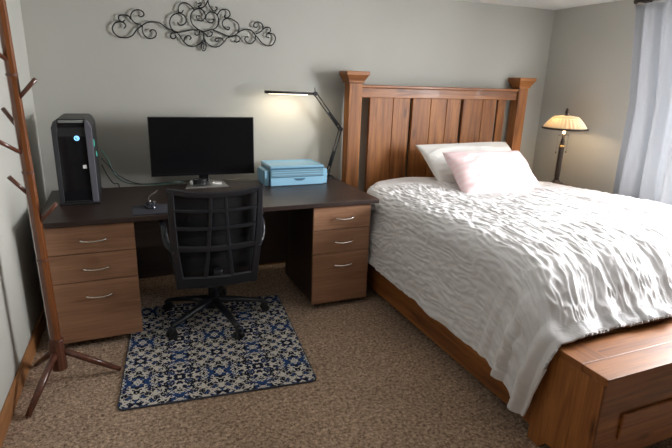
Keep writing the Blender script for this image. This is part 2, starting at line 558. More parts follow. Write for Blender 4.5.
# duvet: lofted over mattress and bench edge, crinkled
def duvet():
    ns, na = 430, 560
    s = np.linspace(0, 1, ns)
    # centre line over the foot of the bed, (y, z) sampled evenly by arc length
    ctrl = [(-.10, .62), (-.115, .67), (-.16, .700), (-.26, .715), (-.5, .722), (-.8, .735), (-1.1, .758), (-1.5, .775), (-1.80, .768), (-1.95, .748), (-2.06, .708), (-2.14, .648), (-2.19, .590), (-2.235, .545), (-2.29, .512)]
    cp = np.array([tuple(p) for p in spline([(0, a, b) for a, b in ctrl], 12)])[:, 1:]
    dd = np.r_[0, np.cumsum(np.hypot(*np.diff(cp, axis=0).T))]
    yk = np.interp(s * dd[-1], dd, cp[:, 0])
    foot = np.interp(s * dd[-1], dd, cp[:, 1])
    sarc = s * dd[-1]
    hem = np.interp(yk, [-2.30, -2.275, -2.235, -2.15, -2.07, -1.95, -1.2, -.6, -.16], [.470, .32, .140, .175, .245, .255, .268, .285, .30])
    V = np.zeros((ns, na, 3))
    A = np.zeros((ns, na)); Yy = np.zeros((ns, na))
    for i in range(ns):
        zt, zh = foot[i], hem[i]
        Rr = min(.07, .02 + (zt - .48) * .2)
        R = min(.125, .03 + (zt - .48) * .33)
        # left profile: hem -> side -> round shoulder -> top -> right shoulder -> side
        kk = .20 * math.exp(-((yk[i] + .10) / .24) ** 2)
        xl0 = -.050 + kk
        xs = -.018 + kk - .024 * min(1, max(0, (-yk[i] - 2.0) / .15))
        P = [(xl0 - .010, zh)]
        nz = 6
        for k in range(1, nz + 1):
            q = k / nz
            P.append((xl0 + (xs - xl0) * q - .012 * math.sin(q * PI), zh + (zt - R - zh) * q))
        for k in range(1, 7):
            a = PI - k / 6 * PI / 2
            P.append((xs + R + R * math.cos(a), zt - R + R * math.sin(a)))
        for q in (.1, .25, .4, .55, .7, .85, .94):
            x = xs + R + (1.70 - R - Rr - xs) * q + 0
            P.append((x, zt + .012 * math.sin(q * PI) ** .7 * min(1, max(0, (zt - .55) / .2))))
        for k in range(0, 7):
            a = PI / 2 - k / 6 * PI / 2
            P.append((1.692 - Rr + Rr * math.cos(a), zt - Rr + Rr * math.sin(a)))
        P.append((1.694, max(.30, zt - .40 * min(1, max(.02, (zt - .50) / .24)))))
        P = np.array(P)
        d = np.r_[0, np.cumsum(np.hypot(*np.diff(P, axis=0).T))]
        q = np.linspace(0, d[-1], na)
        V[i, :, 0] = np.interp(q, d, P[:, 0])
        V[i, :, 2] = np.interp(q, d, P[:, 1])
        # arc coordinate measured from the shoulder so that ridges stay continuous
        A[i] = q - d[12]
        V[i, :, 1] = yk[i]
        Yy[i] = -sarc[i]
    V[:, :, 1] += (np.clip((s[:, None] - .78) / .22, 0, 1) ** 3) * (.060 * (vnoise(A * 3.2, A * 0 + 3, 5) - .45)) 
    n = -normals(V)
    if n[10, na // 2, 2] < 0:
        n = -n
    # crinkles: ridges run along the bed, wander and break
    arcfoot = -Yy - np.interp(V[:, :, 2], [.5, .75], [0, .0])
    lf = np.clip(1.15 - V[:, :, 0] * .9, .35, 1)
    warp = lf * (.040 * (vnoise(A * 5, Yy * 5, 1) - .5) + .020 * (vnoise(A * 14, Yy * 12, 2) - .5))
    a2 = A + warp
    r1 = 1 - np.abs(2 * vnoise(a2 / .022, Yy / .085 + A * 2, 3) - 1)
    r2_ = 1 - np.abs(2 * vnoise(a2 / .018 + 7, Yy / .06, 4) - 1)
    big = vnoise(a2 / .075, Yy / .35, 8)
    fold = np.exp(-((A - .95 + .12 * Yy - .03 * np.sin(Yy * 5)) / .022) ** 2)
    fine = vnoise(A / .012, Yy / .02, 12)
    side = np.clip((.02 - V[:, :, 0]) / .05, 0, 1)
    amp = np.clip((-Yy - .34 + .30 * (V[:, :, 0] < .12) + .10 * (vnoise(A * 2, Yy * 2, 9) - .5)) / .14, 0.06, 1)
    hgt = amp * ((.0115 - .003 * side) * r1 + .007 * r2_ + .012 * (big - .5) + .002 * fine) + .018 * fold * amp
    # softer lumps, deeper gathers where it falls onto the bench
    ff = np.clip((-Yy - 1.75) / .3, 0, 1)
    hgt += ff * .030 * (vnoise(A / .06 + .6 * Yy, Yy / .5, 21) - .4) 
    hgt += .006 * (vnoise(A / .2, Yy / .25, 15) - .5)
    inner = np.clip((V[:, :, 2] - .50) / .05, 0, 1)
    corner = np.clip((V[:, :, 1] + 2.27) / .12, .15, 1) + np.clip((V[:, :, 0] - .02) / .1, 0, 1)
    V = V + n * (hgt * np.minimum(corner, 1))[..., None]
    V[:, :, 2] += np.clip((V[:, :, 2] - .55) / .15, 0, 1) * .055 * np.exp(-((V[:, :, 0] - .50) / .42) ** 2 - ((V[:, :, 1] + .35) / .35) ** 2)
    V[:, :, 2] = np.where(V[:, :, 0] > -.03, np.maximum(V[:, :, 2], .499), V[:, :, 2])
    # hem ripple
    hemr = np.clip(1 - np.arange(na) / 60, 0, 1)[None, :]
    V[:, :, 2] += hemr * .018 * (vnoise(Yy * 9, Yy * 0, 31) - .5)
    V[:, :, 0] -= hemr * .016 * vnoise(Yy * 11, Yy * 0, 33)
    drape = np.clip((-V[:, :, 1] - 1.85) / .25, 0, 1) * np.clip((.03 - V[:, :, 0]) / .04, 0, 1) * np.clip((.66 - V[:, :, 2]) / .3, 0, 1)
    V[:, :, 0] -= .040 * drape * np.maximum(0, np.sin(V[:, :, 1] * 46 + V[:, :, 2] * 7 + .6)) + .010 * drape
    return V
dv = grid_obj('duvet', duvet(), M['duvet'], None, .010, -1)
dv.location = (BX, BY, 0); dv.rotation_euler = (0, 0, BT)
tag(dv, 'crinkled white duvet spread over the bed, one corner hanging beside the bench', 'duvet')

# pillows
def pillow(name, w, h, thk, m, seed, flange=0.0):
    n = 70
    u = np.linspace(-1, 1, n)
    U, Vv = np.meshgrid(u, u, indexing='ij')
    sides = []
    for sg in (1, -1):
        # edges bow inward between the corners
        X = w / 2 * U * (1 - .07 * (1 - U ** 2) * 0 - .055 * np.cos(Vv * PI / 2) ** 1.0 * np.abs(U) ** 3)
        Z = h / 2 * Vv * (1 - .075 * np.cos(U * PI / 2) * np.abs(Vv) ** 3)
        e = np.clip((1 - np.abs(U) ** 2.6) * (1 - np.abs(Vv) ** 2.6), 0, 1) ** .48
        T = thk / 2 * e
        X = X + .014 * (vnoise(Vv * 3 + 5, U * .5, seed + 7) - .5) * np.abs(U) ** 2
        Z = Z + .022 * (vnoise(U * 3 + 5, Vv * .5, seed + 8) - .5) * np.abs(Vv) ** 2
        wr_ = .010 * (vnoise(U * 4 + 9, Vv * 3, seed) - .5) + .006 * (vnoise(U * 9, Vv * 8 + 3, seed + 1) - .5)
        wr_ += .020 * (1 - np.abs(2 * vnoise(U * 2.2 + Vv * 4, Vv * 2 - U * 2, seed + 2) - 1)) * e
        T = T + wr_ * e
        sides.append(np.stack([X, -sg * T, Z], -1))
    me = bpy.data.meshes.new(name)
    a, b_ = sides
    Vt = np.concatenate([a.reshape(-1, 3), b_.reshape(-1, 3)])
    idx = np.arange(n * n).reshape(n, n)
    F = np.stack([idx[:-1, :-1], idx[1:, :-1], idx[1:, 1:], idx[:-1, 1:]], -1).reshape(-1, 4)
    F2 = F[:, ::-1] + n * n
    me.from_pydata(Vt.tolist(), [], np.concatenate([F, F2]).tolist())
    bm = bmesh.new(); bm.from_mesh(me)
    bmesh.ops.remove_doubles(bm, verts=bm.verts, dist=.0005)
    bmesh.ops.recalc_face_normals(bm, faces=bm.faces)
    for f_ in bm.faces:
        f_.smooth = True
    bm.to_mesh(me); bm.free()
    me.materials.append(m)
    o = bpy.data.objects.new(name, me)
    COL.objects.link(o)
    return o
bedM = Matrix.Translation((BX, BY, 0)) @ Matrix.Rotation(BT, 4, 'Z')
def place(o, loc, lean, rz, roll=0):
    o.matrix_world = bedM @ Matrix.Translation(loc) @ Matrix.Rotation(rz, 4, 'Z') @ Matrix.Rotation(lean, 4, 'X') @ Matrix.Rotation(roll, 4, 'Y')
pw = pillow('pillow', .94, .46, .14, M['pillow'], 41)
place(pw, (1.045, -.33, .882), math.radians(-55), .02, -.01)
tag(pw, 'large plain off-white pillow leaning on the headboard, behind the pink pillow', 'pillow')
pp = pillow('pillow', .71, .45, .17, M['pink'], 61)
place(pp, (.935, -.70, .856), math.radians(-50), -.02, .0)
tag(pp, 'pale pink pillow propped in front of the off-white pillow', 'pillow')

# ------------------------------------------------------------------ desk
DX, DY, DT = 1.4214, 2.8516, .0452
desk = thing('desk', 'wide dark espresso desk top spanning two drawer pedestals against the back wall', 'desk', (DX, DY, 0), DT)
DWL = 1.965
B().box(-DWL, 0, 0, .80, .722, .75).build('desktop', M['esp'], desk, .003)
B().box(-1.53, -.47, .48, .50, .20, .722).build('modesty_panel', M['esp'], desk)
B().box(-DWL + .03, -DWL + .05, .50, .78, 0, .722).build('side_panel', M['esp'], desk)
B().box(-.05, -.03, .62, .78, 0, .722).build('side_panel', M['esp'], desk)

def handle(parent, x, z, y=0):
    b = B()
    w = .062
    pts = spline([(x - w, y, z + .0), (x - w, y - .016, z), (x - w + .02, y - .026, z - .004), (x, y - .029, z - .007), (x + w - .02, y - .026, z - .004), (x + w, y - .016, z), (x + w, y, z)], 5)
    b.tube(pts, .0052, 8)
    b.build('handle', M['nickel'], parent, 0, 'brushed nickel bow handle')

def pedestal(x0, x1, y0, depth, th, label):
    t_ = thing('drawer_pedestal', label, 'drawers', (x0, y0, 0), th, 'drawer pedestals under the desk')
    w = x1 - x0
    B().box(.0, w, .02, depth, .055, .716).build('carcass', M['esp'], t_, .002)
    for z0, z1, hz in ((.562, .714, .638), (.402, .557, .478), (.048, .397, .318)):
        d = B().box(.0, w, 0, .019, z0, z1).build('drawer', M['drawer'], t_, .0015)
        handle(d, w * .52, hz)
    for cx in (.06, w - .06):
        for cy in (.09, depth - .07):
            c = B()
            c.tube([(cx - .013, cy, .025), (cx + .013, cy, .025)], .024, 16)
            c.box(cx - .006, cx + .006, cy - .01, cy + .01, .045, .056)
            c.build('caster', M['black'], t_)
    return t_
pedestal(-.512, -.084, 2.792, .58, DT, 'brown three-drawer pedestal beside the wooden coat tree')
pedestal(.968, 1.372, 2.858, .58, DT, 'brown three-drawer pedestal beside the bed')

# ------------------------------------------------------------------ rug
RX, RY, RT = .271, 2.125, -.045
rug = thing('rug', 'blue, black and cream damask patterned rug lying under the office chair', 'rug', (RX, RY, 0), 0)
def rrect(x0, x1, y0, y1, r, k=5):
    o = []
    for cx, cy, a0 in ((x1 - r, y0 + r, -90), (x1 - r, y1 - r, 0), (x0 + r, y1 - r, 90), (x0 + r, y0 + r, 180)):
        for i in range(k + 1):
            a = math.radians(a0 + 90 * i / k)
            o.append((cx + r * math.cos(a), cy + r * math.sin(a)))
    return o
rp = B().prism(rrect(-.472, .472, 0, 1.07, .03), .008, (0, 0, .002), ((1, 0, 0), (0, 1, 0), (0, 0, 1)))
rp.build('pile', M['rug'], rug)
edge = [(x, y, .0055) for x, y in rrect(-.474, .474, -.002, 1.072, .03)]
B().tube(edge, .0045, 6, closed=True).build('bound_edge', M['rugedge'], rug)
rug.rotation_euler = (0, 0, RT - .02)

# ------------------------------------------------------------------ office chair
CX, CY = .338, 2.945
ch = thing('office_chair', 'black mesh-back swivel office chair with armrests rolled up to the desk', 'office chair', (CX, CY, .010), 0)
def chair():
    m = M['chairpl']
    # star base
    hub = B().lathe([(.0, .075), (.035, .075), (.045, .09), (.045, .135), (.03, .15), (.0, .15)], seg=24).build('base_hub', m, ch)
    for k in range(5):
        a = math.radians(72 * k + 0)
        dx, dy = math.cos(a), math.sin(a)
        g = B()
        pts = [(dx * .03, dy * .03, .125), (dx * .15, dy * .15, .110), (dx * .27, dy * .27, .085), (dx * .325, dy * .325, .072)]
        g.tube(pts, [.030, .024, .019, .017], 10, flat=.75)
        leg = g.build('base_arm', m, ch)
        c = B()
        px, py = -dy, dx
        for sgn in (-1, 1):
            q0 = (dx * .33 + px * sgn * .006, dy * .33 + py * sgn * .006, .0255)
            q1 = (dx * .33 + px * sgn * .024, dy * .33 + py * sgn * .024, .0255)
            c.tube([q0, q1], .025, 18)
        c.tube([(dx * .325, dy * .325, .03), (dx * .325, dy * .325, .075)], .008, 8)
        c.tube([(dx * .31 , dy * .31, .056), (dx * .345, dy * .345, .054)], .017, 10)
        c.build('caster', M['black'], leg)
    B().lathe([(.028, .14), (.028, .30), (.020, .30), (.020, .40), (.0, .40)], seg=20).build('gas_column', m, ch)
    B().box(-.10, .10, -.13, .12, .375, .425).build('tilt_mechanism', M['black'], ch, .01)
    # seat
    n = 36
    u = np.linspace(-1, 1, n)
    U, V = np.meshgrid(u, u, indexing='ij')
    k = 1 - .16 * np.clip(np.abs(V), 0, 1) ** 4
    X = .245 * U * k
    Y = .235 * V * (1 - .10 * np.abs(U) ** 4) + .02
    e = np.clip((1 - U ** 6) * (1 - V ** 6), 0, 1) ** .4
    Zt = .44 + .055 * e - .012 * np.exp(-(U ** 2 + V ** 2) * 2) - .02 * np.clip(V, 0, 1) ** 3
    Zb = .44 - .018 * e
    st = B()
    rows = []
    for Z in (Zt, Zb):
        vv = [[st.bm.verts.new((X[i, j], Y[i, j], Z[i, j])) for j in range(n)] for i in range(n)]
        for i in range(n - 1):
            for j in range(n - 1):
                f_ = st.bm.faces.new((vv[i][j], vv[i + 1][j], vv[i + 1][j + 1], vv[i][j + 1]))
                f_.smooth = True
    st.build('seat', mat('seat_fabric', (.012, .012, .014), .95), ch)
    # backrest: curved frame. local y is negative toward the viewer. param (x, z) -> y
    def by(x, z):
        base = -.285 - .085 * ((z - .40) / .52)          # leans back with height
        return base + .30 * x * x * 1.2                     # sides wrap forward
    def bp(x, z, d=0):
        return Vector((x, by(x, z) + d, z))
    ZT, ZB = .915, .335
    def hw(z):
        return .222 + .030 * (z - ZB) / (ZT - ZB)
    def sag(x, hwv):
        return -.030 * (1 - (x / hwv) ** 2)
    outline = []
    for i in range(25):                                      # top bar, dipping in the middle
        x = -hw(ZT) + 2 * hw(ZT) * i / 24
        outline.append((x, ZT + sag(x, hw(ZT))))
    def slab(pts2, w, name, th=.016, taper=None):
        """flat bar along pts2 (x,z) of width w in the back surface"""
        b = B()
        n_ = len(pts2)
        ring = []
        for i, (x, z) in enumerate(pts2):
            a = pts2[max(i - 1, 0)]; c_ = pts2[min(i + 1, n_ - 1)]
            tx, tz = c_[0] - a[0], c_[1] - a[1]
            L = math.hypot(tx, tz)
            nx, nz = -tz / L, tx / L
            ww = (w if not taper else w + (taper - w) * i / (n_ - 1)) / 2
            q = []
            for s1, d in ((-1, 0), (-.75, -th * .6), (.75, -th * .6), (1, 0), (.75, th * .5), (-.75, th * .5)):
                q.append(b.bm.verts.new(bp(x + nx * ww * s1, z + nz * ww * s1, d)))
            ring.append(q)
        for a, c_ in zip(ring, ring[1:]):
            for j in range(6):
                b.bm.faces.new((a[j], a[(j + 1) % 6], c_[(j + 1) % 6], c_[j]))
        b.bm.faces.new(ring[0][::-1]); b.bm.faces.new(ring[-1])
        return b.build(name, m, ch, .003)
    slab(outline, .036, 'backrest_top_bar')
    for sg in (-1, 1):
        pts2 = [(sg * (hw(ZB + (ZT - ZB) * i / 20) - .020 + .010 * math.sin(i / 20 * PI)), ZB + (ZT - .004 - ZB) * i / 20) for i in range(21)]
        slab(pts2, .050, 'backrest_side_bar', .02, .034)
        # inner uprights, splaying down
        pts2 = [(sg * (.038 + .040 * (1 - i / 14) ** 1.5) + .005, ZB + .02 + (ZT - ZB - .04) * i / 14) for i in range(15)]
        slab(pts2, .026, 'backrest_upright', .014, .018)
    for z, w in ((.808, .018), (.706, .022), (.585, .038)):
        pts2 = [(-hw(z) + .01 + 2 * (hw(z) - .01) * i / 20, z - .012 * (1 - (2 * i / 20 - 1) ** 2)) for i in range(21)]
        slab(pts2, w, 'backrest_crossbar')
    pts2 = [(-hw(.40) + 2 * hw(.40) * i / 20, .372 - .006 * (1 - (2 * i / 20 - 1) ** 2)) for i in range(21)]
    slab(pts2, .078, 'backrest_lower_bar', .02)
    # mesh
    nx_, nz_ = 24, 24
    G = np.zeros((nx_, nz_, 3))
    for i in range(nx_):
        for j in range(nz_):
            z = ZB + .02 + (ZT - ZB - .02) * j / (nz_ - 1)
            x = (-1 + 2 * i / (nx_ - 1)) * (hw(z) - .015)
            z2 = z + sag(x, hw(z)) * (j / (nz_ - 1))
            G[i, j] = bp(x, z2, .030)
    grid_obj('backrest_mesh', G, M['mesh'], ch, .002)
    # spine that joins back and seat
    B().tube([(0, -.29, .44), (0, -.27, .39), (0, -.20, .385), (0, -.10, .395)], .026, 10, flat=.6).build('back_bracket', m, ch)
    # armrests: bent loops from the back frame forward
    for sg in (-1, 1):
        p0 = bp(sg * .225, .565, -.008)
        pts = spline([p0, (sg * .250, -.250, .575), (sg * .268, -.225, .61), (sg * .274, -.20, .66), (sg * .275, -.14, .685), (sg * .275, .0, .69), (sg * .272, .10, .685), (sg * .265, .125, .62), (sg * .250, .10, .50), (sg * .215, .05, .43)], 6)
        arm = B().tube(pts, .017, 10, flat=.75).build('armrest', m, ch)
        B().box(sg * .275 - .030, sg * .275 + .030, -.12, .10, .698, .716).build('arm_pad', M['black'], arm, .008)
chair()

# ------------------------------------------------------------------ coat tree
ct = thing('coat_tree', 'tall wooden coat tree with angled branch hooks standing by the left wall', 'coat rack', (-.463, 2.466, 0), 0)
def cyl8(b, p0, p1, r0, r1, seg=8):
    b.tube([p0, p1], [r0, r1], seg)
    for f_ in b.bm.faces:
        f_.smooth = False
    return b
ZS = [.10, .40, .66, 1.067, 1.473, 1.80]
cols = ['racko', 'rackd', 'racko', 'rackd', 'racko']
cyl8(B(), (0, 0, .09), (0, 0, .25), .034, .034, 12).build('hub', M['rackd'], ct, .002)
zs = [.25, .66, 1.067, 1.473, 1.83]
for i in range(4):
    r0 = .0255 - .0012 * i
    pole = cyl8(B(), (0, 0, zs[i]), (0, 0, zs[i + 1] - .001), r0, r0 - .001, 8).build('pole_section', M['racko'], ct, .001)
    cyl8(B(), (0, 0, zs[i] - .004), (0, 0, zs[i] + .006), r0 + .0015, r0 + .0015, 16).build('joint_ring', M['rackd'], pole)
for (tx, ty) in ((-.109, -.241), (.265, .024), (-.150, .214)):
    L = math.hypot(tx, ty)
    g = B()
    s0 = Vector((tx / L * .02, ty / L * .02, .185)); s1 = Vector((tx, ty, .013))
    g.tube([s0, s0.lerp(s1, .5), s1], [.016, .017, .0125], 8)
    g.build('leg', M['rackd'], ct)
for (z0, dx, dy, dz) in ((.84, .093, -.02, .085), (1.381, .086, -.02, .078), (1.255, -.060, .05, .075), (1.151, -.095, -.10, .085), (.970, -.066, -.03, .085), (1.53, -.08, -.10, .085)):
    n_ = Vector((dx, dy, dz)).normalized() * max(.115, Vector((dx, dy, dz)).length)
    g = B().tube([Vector((dx, dy, 0)).normalized() * .012 + Vector((0, 0, z0)), Vector((0, 0, z0)) + n_], [.0085, .0095], 8)
    g.build('branch_hook', M['rackd'], ct)

ct.rotation_euler = (0, -.017, 0)

# ------------------------------------------------------------------ computer tower
pc = thing('computer_tower', 'black desktop computer tower with blue lit round emblem on the desk', 'computer', (-.475, 3.145, .7515), .03)
def tower():
    w, d, h = .203, .42, .485
    sec = [(0, .0), (w, .0), (w, h - .045), (w - .014, h - .012), (w - .032, h), (.032, h), (.014, h - .012), (0, h - .045)]
    B().prism([(x, z) for x, z in sec], d, (0, .022, 0)).build('case', M['black'], pc, .005)
    fr = [(x, z) for x, z in [(.0, .0), (.028, .0), (.028, h - .10), (.045, h - .045), (w - .045, h - .045), (w - .028, h - .10), (w - .028, 0), (w, 0), (w, h - .075), (w - .035, h - .01), (w - .05, h), (.05, h), (.03, h - .01), (0, h - .075)]]
    # front surround as separate strips
    B().prism([(0, .0), (.024, .0), (.026, h - .10), (.030, h - .045), (.030, h - .002), (.014, h - .012), (0, h - .045)], .026, (0, -.004, 0)).build('front_side_trim', M['grey'], pc, .003)
    B().prism([(w, .0), (w - .032, .0), (w - .034, h - .10), (w - .036, h - .045), (w - .032, h - .002), (w - .014, h - .012), (w, h - .045)][::-1], .032, (0, -.010, 0)).build('front_side_trim', mat('light_gunmetal', (.13, .13, .155), .35, .3), pc, .003)
    B().box(.024, w - .034, .0, .022, .012, h - .094).build('front_door', M['gloss'], pc, .002)
    B().prism([(.026, h - .094), (w - .036, h - .094), (w - .040, h - .046), (.032, h - .046)], .02, (0, .002, 0)).build('front_brow', M['black'], pc)
    B().box(.032, w - .040, .000, .022, h - .046, h - .020).build('handle_recess', M['gloss'], pc)
    B().box(.036, w - .038, -.004, .022, h - .020, h - .006).build('top_handle', mat('handle_grey', (.20, .21, .20), .4), pc, .004)
    # blue ring emblem
    cx, cz = .122, h - .105
    b = B()
    ring = [(cx + .0108 * math.cos(2 * PI * i / 24), -.0015, cz + .0108 * math.sin(2 * PI * i / 24)) for i in range(24)]
    b.tube(ring, .0034, 8, closed=True)
    b.build('emblem_ring', M['led'], pc, 0, 'blue glowing ring emblem')
    b = B().tube([(cx + .003, -.003, cz + .002), (cx + .003, -.001, cz + .002)], .0055, 12)
    b.build('emblem_dot', M['led'], pc)
    B().box(.138, .157, -.002, 0, h - .278, h - .258).build('badge', M['white'], pc, 0, 'small white square badge')
    B().box(-.004, w + .006, -.02, .40, .0, .012).build('plinth', M['black'], pc, .003)
    B().box(.03, .165, -.008, 0, .016, .020).build('lower_trim_line', M['grey'], pc)
    B().box(w, w + .004, .05, .07, h - .16, h - .12).build('side_light', M['ledg'], pc)
    B().box(w, w + .004, .20, .215, h - .24, h - .21).build('side_light', M['ledg'], pc)
tower()

# ------------------------------------------------------------------ monitor
mo = thing('monitor', 'wide black computer monitor on a silver stand in the middle of the desk', 'monitor', (.386, 3.56, .7505), 0)
B().box(-.355, .355, .0, .022, .068, .468).build('screen_housing', M['black'], mo, .004)
B().box(-.349, .349, -.0015, .001, .080, .462).build('screen', M['screen'], mo)
B().box(-.355, .355, -.003, .0, .066, .078).build('lower_bezel', M['gloss'], mo)
B().box(-.16, .16, .022, .05, .12, .36).build('rear_housing', M['black'], mo, .01)
stn = B().prism([(-.145, -.135), (.145, -.135), (.13, .085), (-.105, .085)], .008, (0, 0, 0), ((1, 0, 0), (0, 1, 0), (0, 0, 1))).build('stand_base', M['silver'], mo, .002)
B().box(-.035, .035, .05, .075, .006, .22).build('stand_neck', M['gloss'], mo, .004)

def cable(name, pts, r, m, label, parent=None):
    o = B().tube(spline(pts, 8), r, 8).build(name, m, parent)
    tag(o, label, 'cable')
    return o
DZ = .7545
cable('cable', [(-.262, 3.50, .96), (-.235, 3.60, .90), (-.16, 3.66, .80), (-.05, 3.635, .757), (.10, 3.64, DZ), (.22, 3.67, DZ), (.33, 3.68, DZ)], .0035, M['black'], 'thin black cable looping from the computer tower along the desk to the monitor')
cable('cable', [(-.262, 3.48, .92), (-.245, 3.57, .84), (-.215, 3.645, .765), (-.185, 3.70, .74), (-.18, 3.72, .60)], .0035, M['black'], 'short black cable dropping steeply behind the computer tower')
tealc = mat('teal_cable', (.05, .12, .10), .5)
cable('cable', [(-.262, 3.49, 1.02), (-.238, 3.60, .95), (-.20, 3.67, .82), (-.13, 3.68, .757), (.02, 3.60, .756), (.15, 3.58, .762), (.20, 3.61, .768), (.24, 3.62, .756)], .004, tealc, 'greenish cable running along the back edge of the desk')
cable('cable', [(.43, 3.66, .757), (.52, 3.69, .756), (.58, 3.64, .756), (.66, 3.68, .757), (.74, 3.66, .756)], .0045, mat('pale_cable', (.45, .44, .40), .5), 'pale grey cable lying on the desk right of the monitor stand')
# clutter on the stand base
o = B()
for k in range(4):
    pts = [( .345 + .045 * math.cos(a * PI / 6), 3.50 + .032 * math.sin(a * PI / 6), .768 + k * .0095 + .003 * math.sin(a + k)) for a in range(12)]
    o.tube(pts, .0045, 6, closed=True)
o = o.build('cable_coil', M['black']); tag(o, 'black coiled cable sitting on the silver monitor stand', 'cable')
o = B()
pts = [(.46 + .035 * math.cos(a * PI / 6), 3.52 + .02 * math.sin(a * PI / 6), .7635 + .0022 * math.sin(a * 2)) for a in range(12)]
o.tube(pts, .0035, 6, closed=True)
o = o.build('cable_coil', M['white']); tag(o, 'white coiled cable on the right of the monitor stand', 'cable')
o = B().lathe([(.0, .0), (.012, .0), (.014, .004), (.014, .020), (.011, .026), (.0, .027)], seg=20).build('adapter', M['white'])
o.location = (.292, 3.53, .7592); tag(o, 'small white round adapter at the left end of the monitor stand', 'adapter')

# mouse pad and mouse
pad = B().prism(rrect(-.16, .22, -.10, .11, .015), .004, (0, 0, 0), ((1, 0, 0), (0, 1, 0), (0, 0, 1))).build('mouse_pad', M['pad'])
pad.location = (.07, 2.915, .7505); pad.rotation_euler = (0, 0, .03)
tag(pad, 'dark blue-grey mouse pad near the front edge of the desk', 'mouse pad')
mouse = thing('computer_mouse', 'small black computer mouse with silver wheel on the dark pad', 'mouse', (.01, 2.965, .7550), .2)
b = B()
rings = []
for i in range(9):
    t_ = i / 8
    y = -.055 + .11 * t_
    w = .033 * math.sqrt(max(0.05, 1 - (2 * t_ - 1) ** 4))
    hh = .034 * math.sin(PI * (.12 + .76 * t_ ** .8))
    rings.append([b.bm.verts.new((w * math.cos(a), y, max(0, hh * math.sin(a)))) for a in [PI * k / 10 for k in range(11)]])
for a, c in zip(rings, rings[1:]):
    for j in range(10):
        f_ = b.bm.faces.new((a[j], a[j + 1], c[j + 1], c[j])); f_.smooth = True
    b.bm.faces.new((a[0], c[0], c[10], a[10]))
b.bm.faces.new(rings[0]); b.bm.faces.new(rings[-1][::-1])
b.build('shell', mat('mouse_shell', (.012, .013, .022), .2), mouse)
B().tube([(-.004, .012, .033), (.004, .012, .033)], .006, 12).build('scroll_wheel', M['silver'], mouse)
B().box(.014, .028, -.012, .004, .0285, .033).build('chrome_key', M['silver'], mouse)
B().tube(spline([(0, .055, .012), (.02, .12, .000), (.03, .20, -.001), (.06, .29, -.001), (.10, .36, -.001), (.14, .44, -.001)], 8), .0025, 6).build('cord', mat('grey_cord', (.25, .24, .23), .3, .6), mouse)

# ------------------------------------------------------------------ blue organizer box
bxo = thing('storage_box', 'light blue translucent plastic organizer with a shallow drawer on the desk', 'organizer box', (.818, 3.375, .7515), .03)
w = .396
B().box(0, w, .004, .27, .062, .128).build('upper_tray', M['bluepl2'], bxo, .004)
for k in range(3):
    B().box(.01, w - .01, .0, .006, .078 + .016 * k, .082 + .016 * k).build('tray_rib', M['bluepl'], bxo)
B().box(-.004, w + .004, -.003, .275, .128, .137).build('lid', M['bluepl'], bxo, .003)
B().box(0.0, w, .004, .27, .0, .004).build('bottom', M['bluepl'], bxo)
B().box(.0, .006, .012, .27, .004, .060).box(w - .006, w, .012, .27, .004, .060).box(.006, w - .006, .264, .27, .004, .060).build('lower_shell', M['bluepl'], bxo)
d = B().box(-.002, w + .002, -.006, .010, .003, .059).build('drawer', M['bluepl'], bxo, .003)
pts = [(-.045, 0), (.045, 0), (.032, -.011), (.015, -.017), (-.015, -.017), (-.032, -.011)]
B().prism([(x + w * .54, z + .052) for x, z in pts], .004, (0, -.0095, 0)).build('finger_slot', M['bluedk'], d)
for q_ in ((.0, w, -.002, .012), (.0, w, .258, .270), (.0, .012, .012, .258), (w - .012, w, .012, .258)):
    B().box(*q_, .137, .142).build('lid_rim', M['bluepl'], bxo, .002)
B().box(-.003, w + .003, -.005, .006, .118, .128).build('upper_lip', M['bluedk'], bxo)
B().box(-.003, w + .003, -.004, .006, .060, .064).build('seam', M['bluedk'], bxo)
for sx in (-.040, w + .004):
    B().box(sx, sx + .036, .02, .21, .0, .108).build('side_handle', M['bluepl'], bxo, .006)
for k in range(3):
    B().box(-.044, -.040, .08 + .05 * k, .105 + .05 * k, .02, .10).build('side_rib', M['bluepl'], bxo)

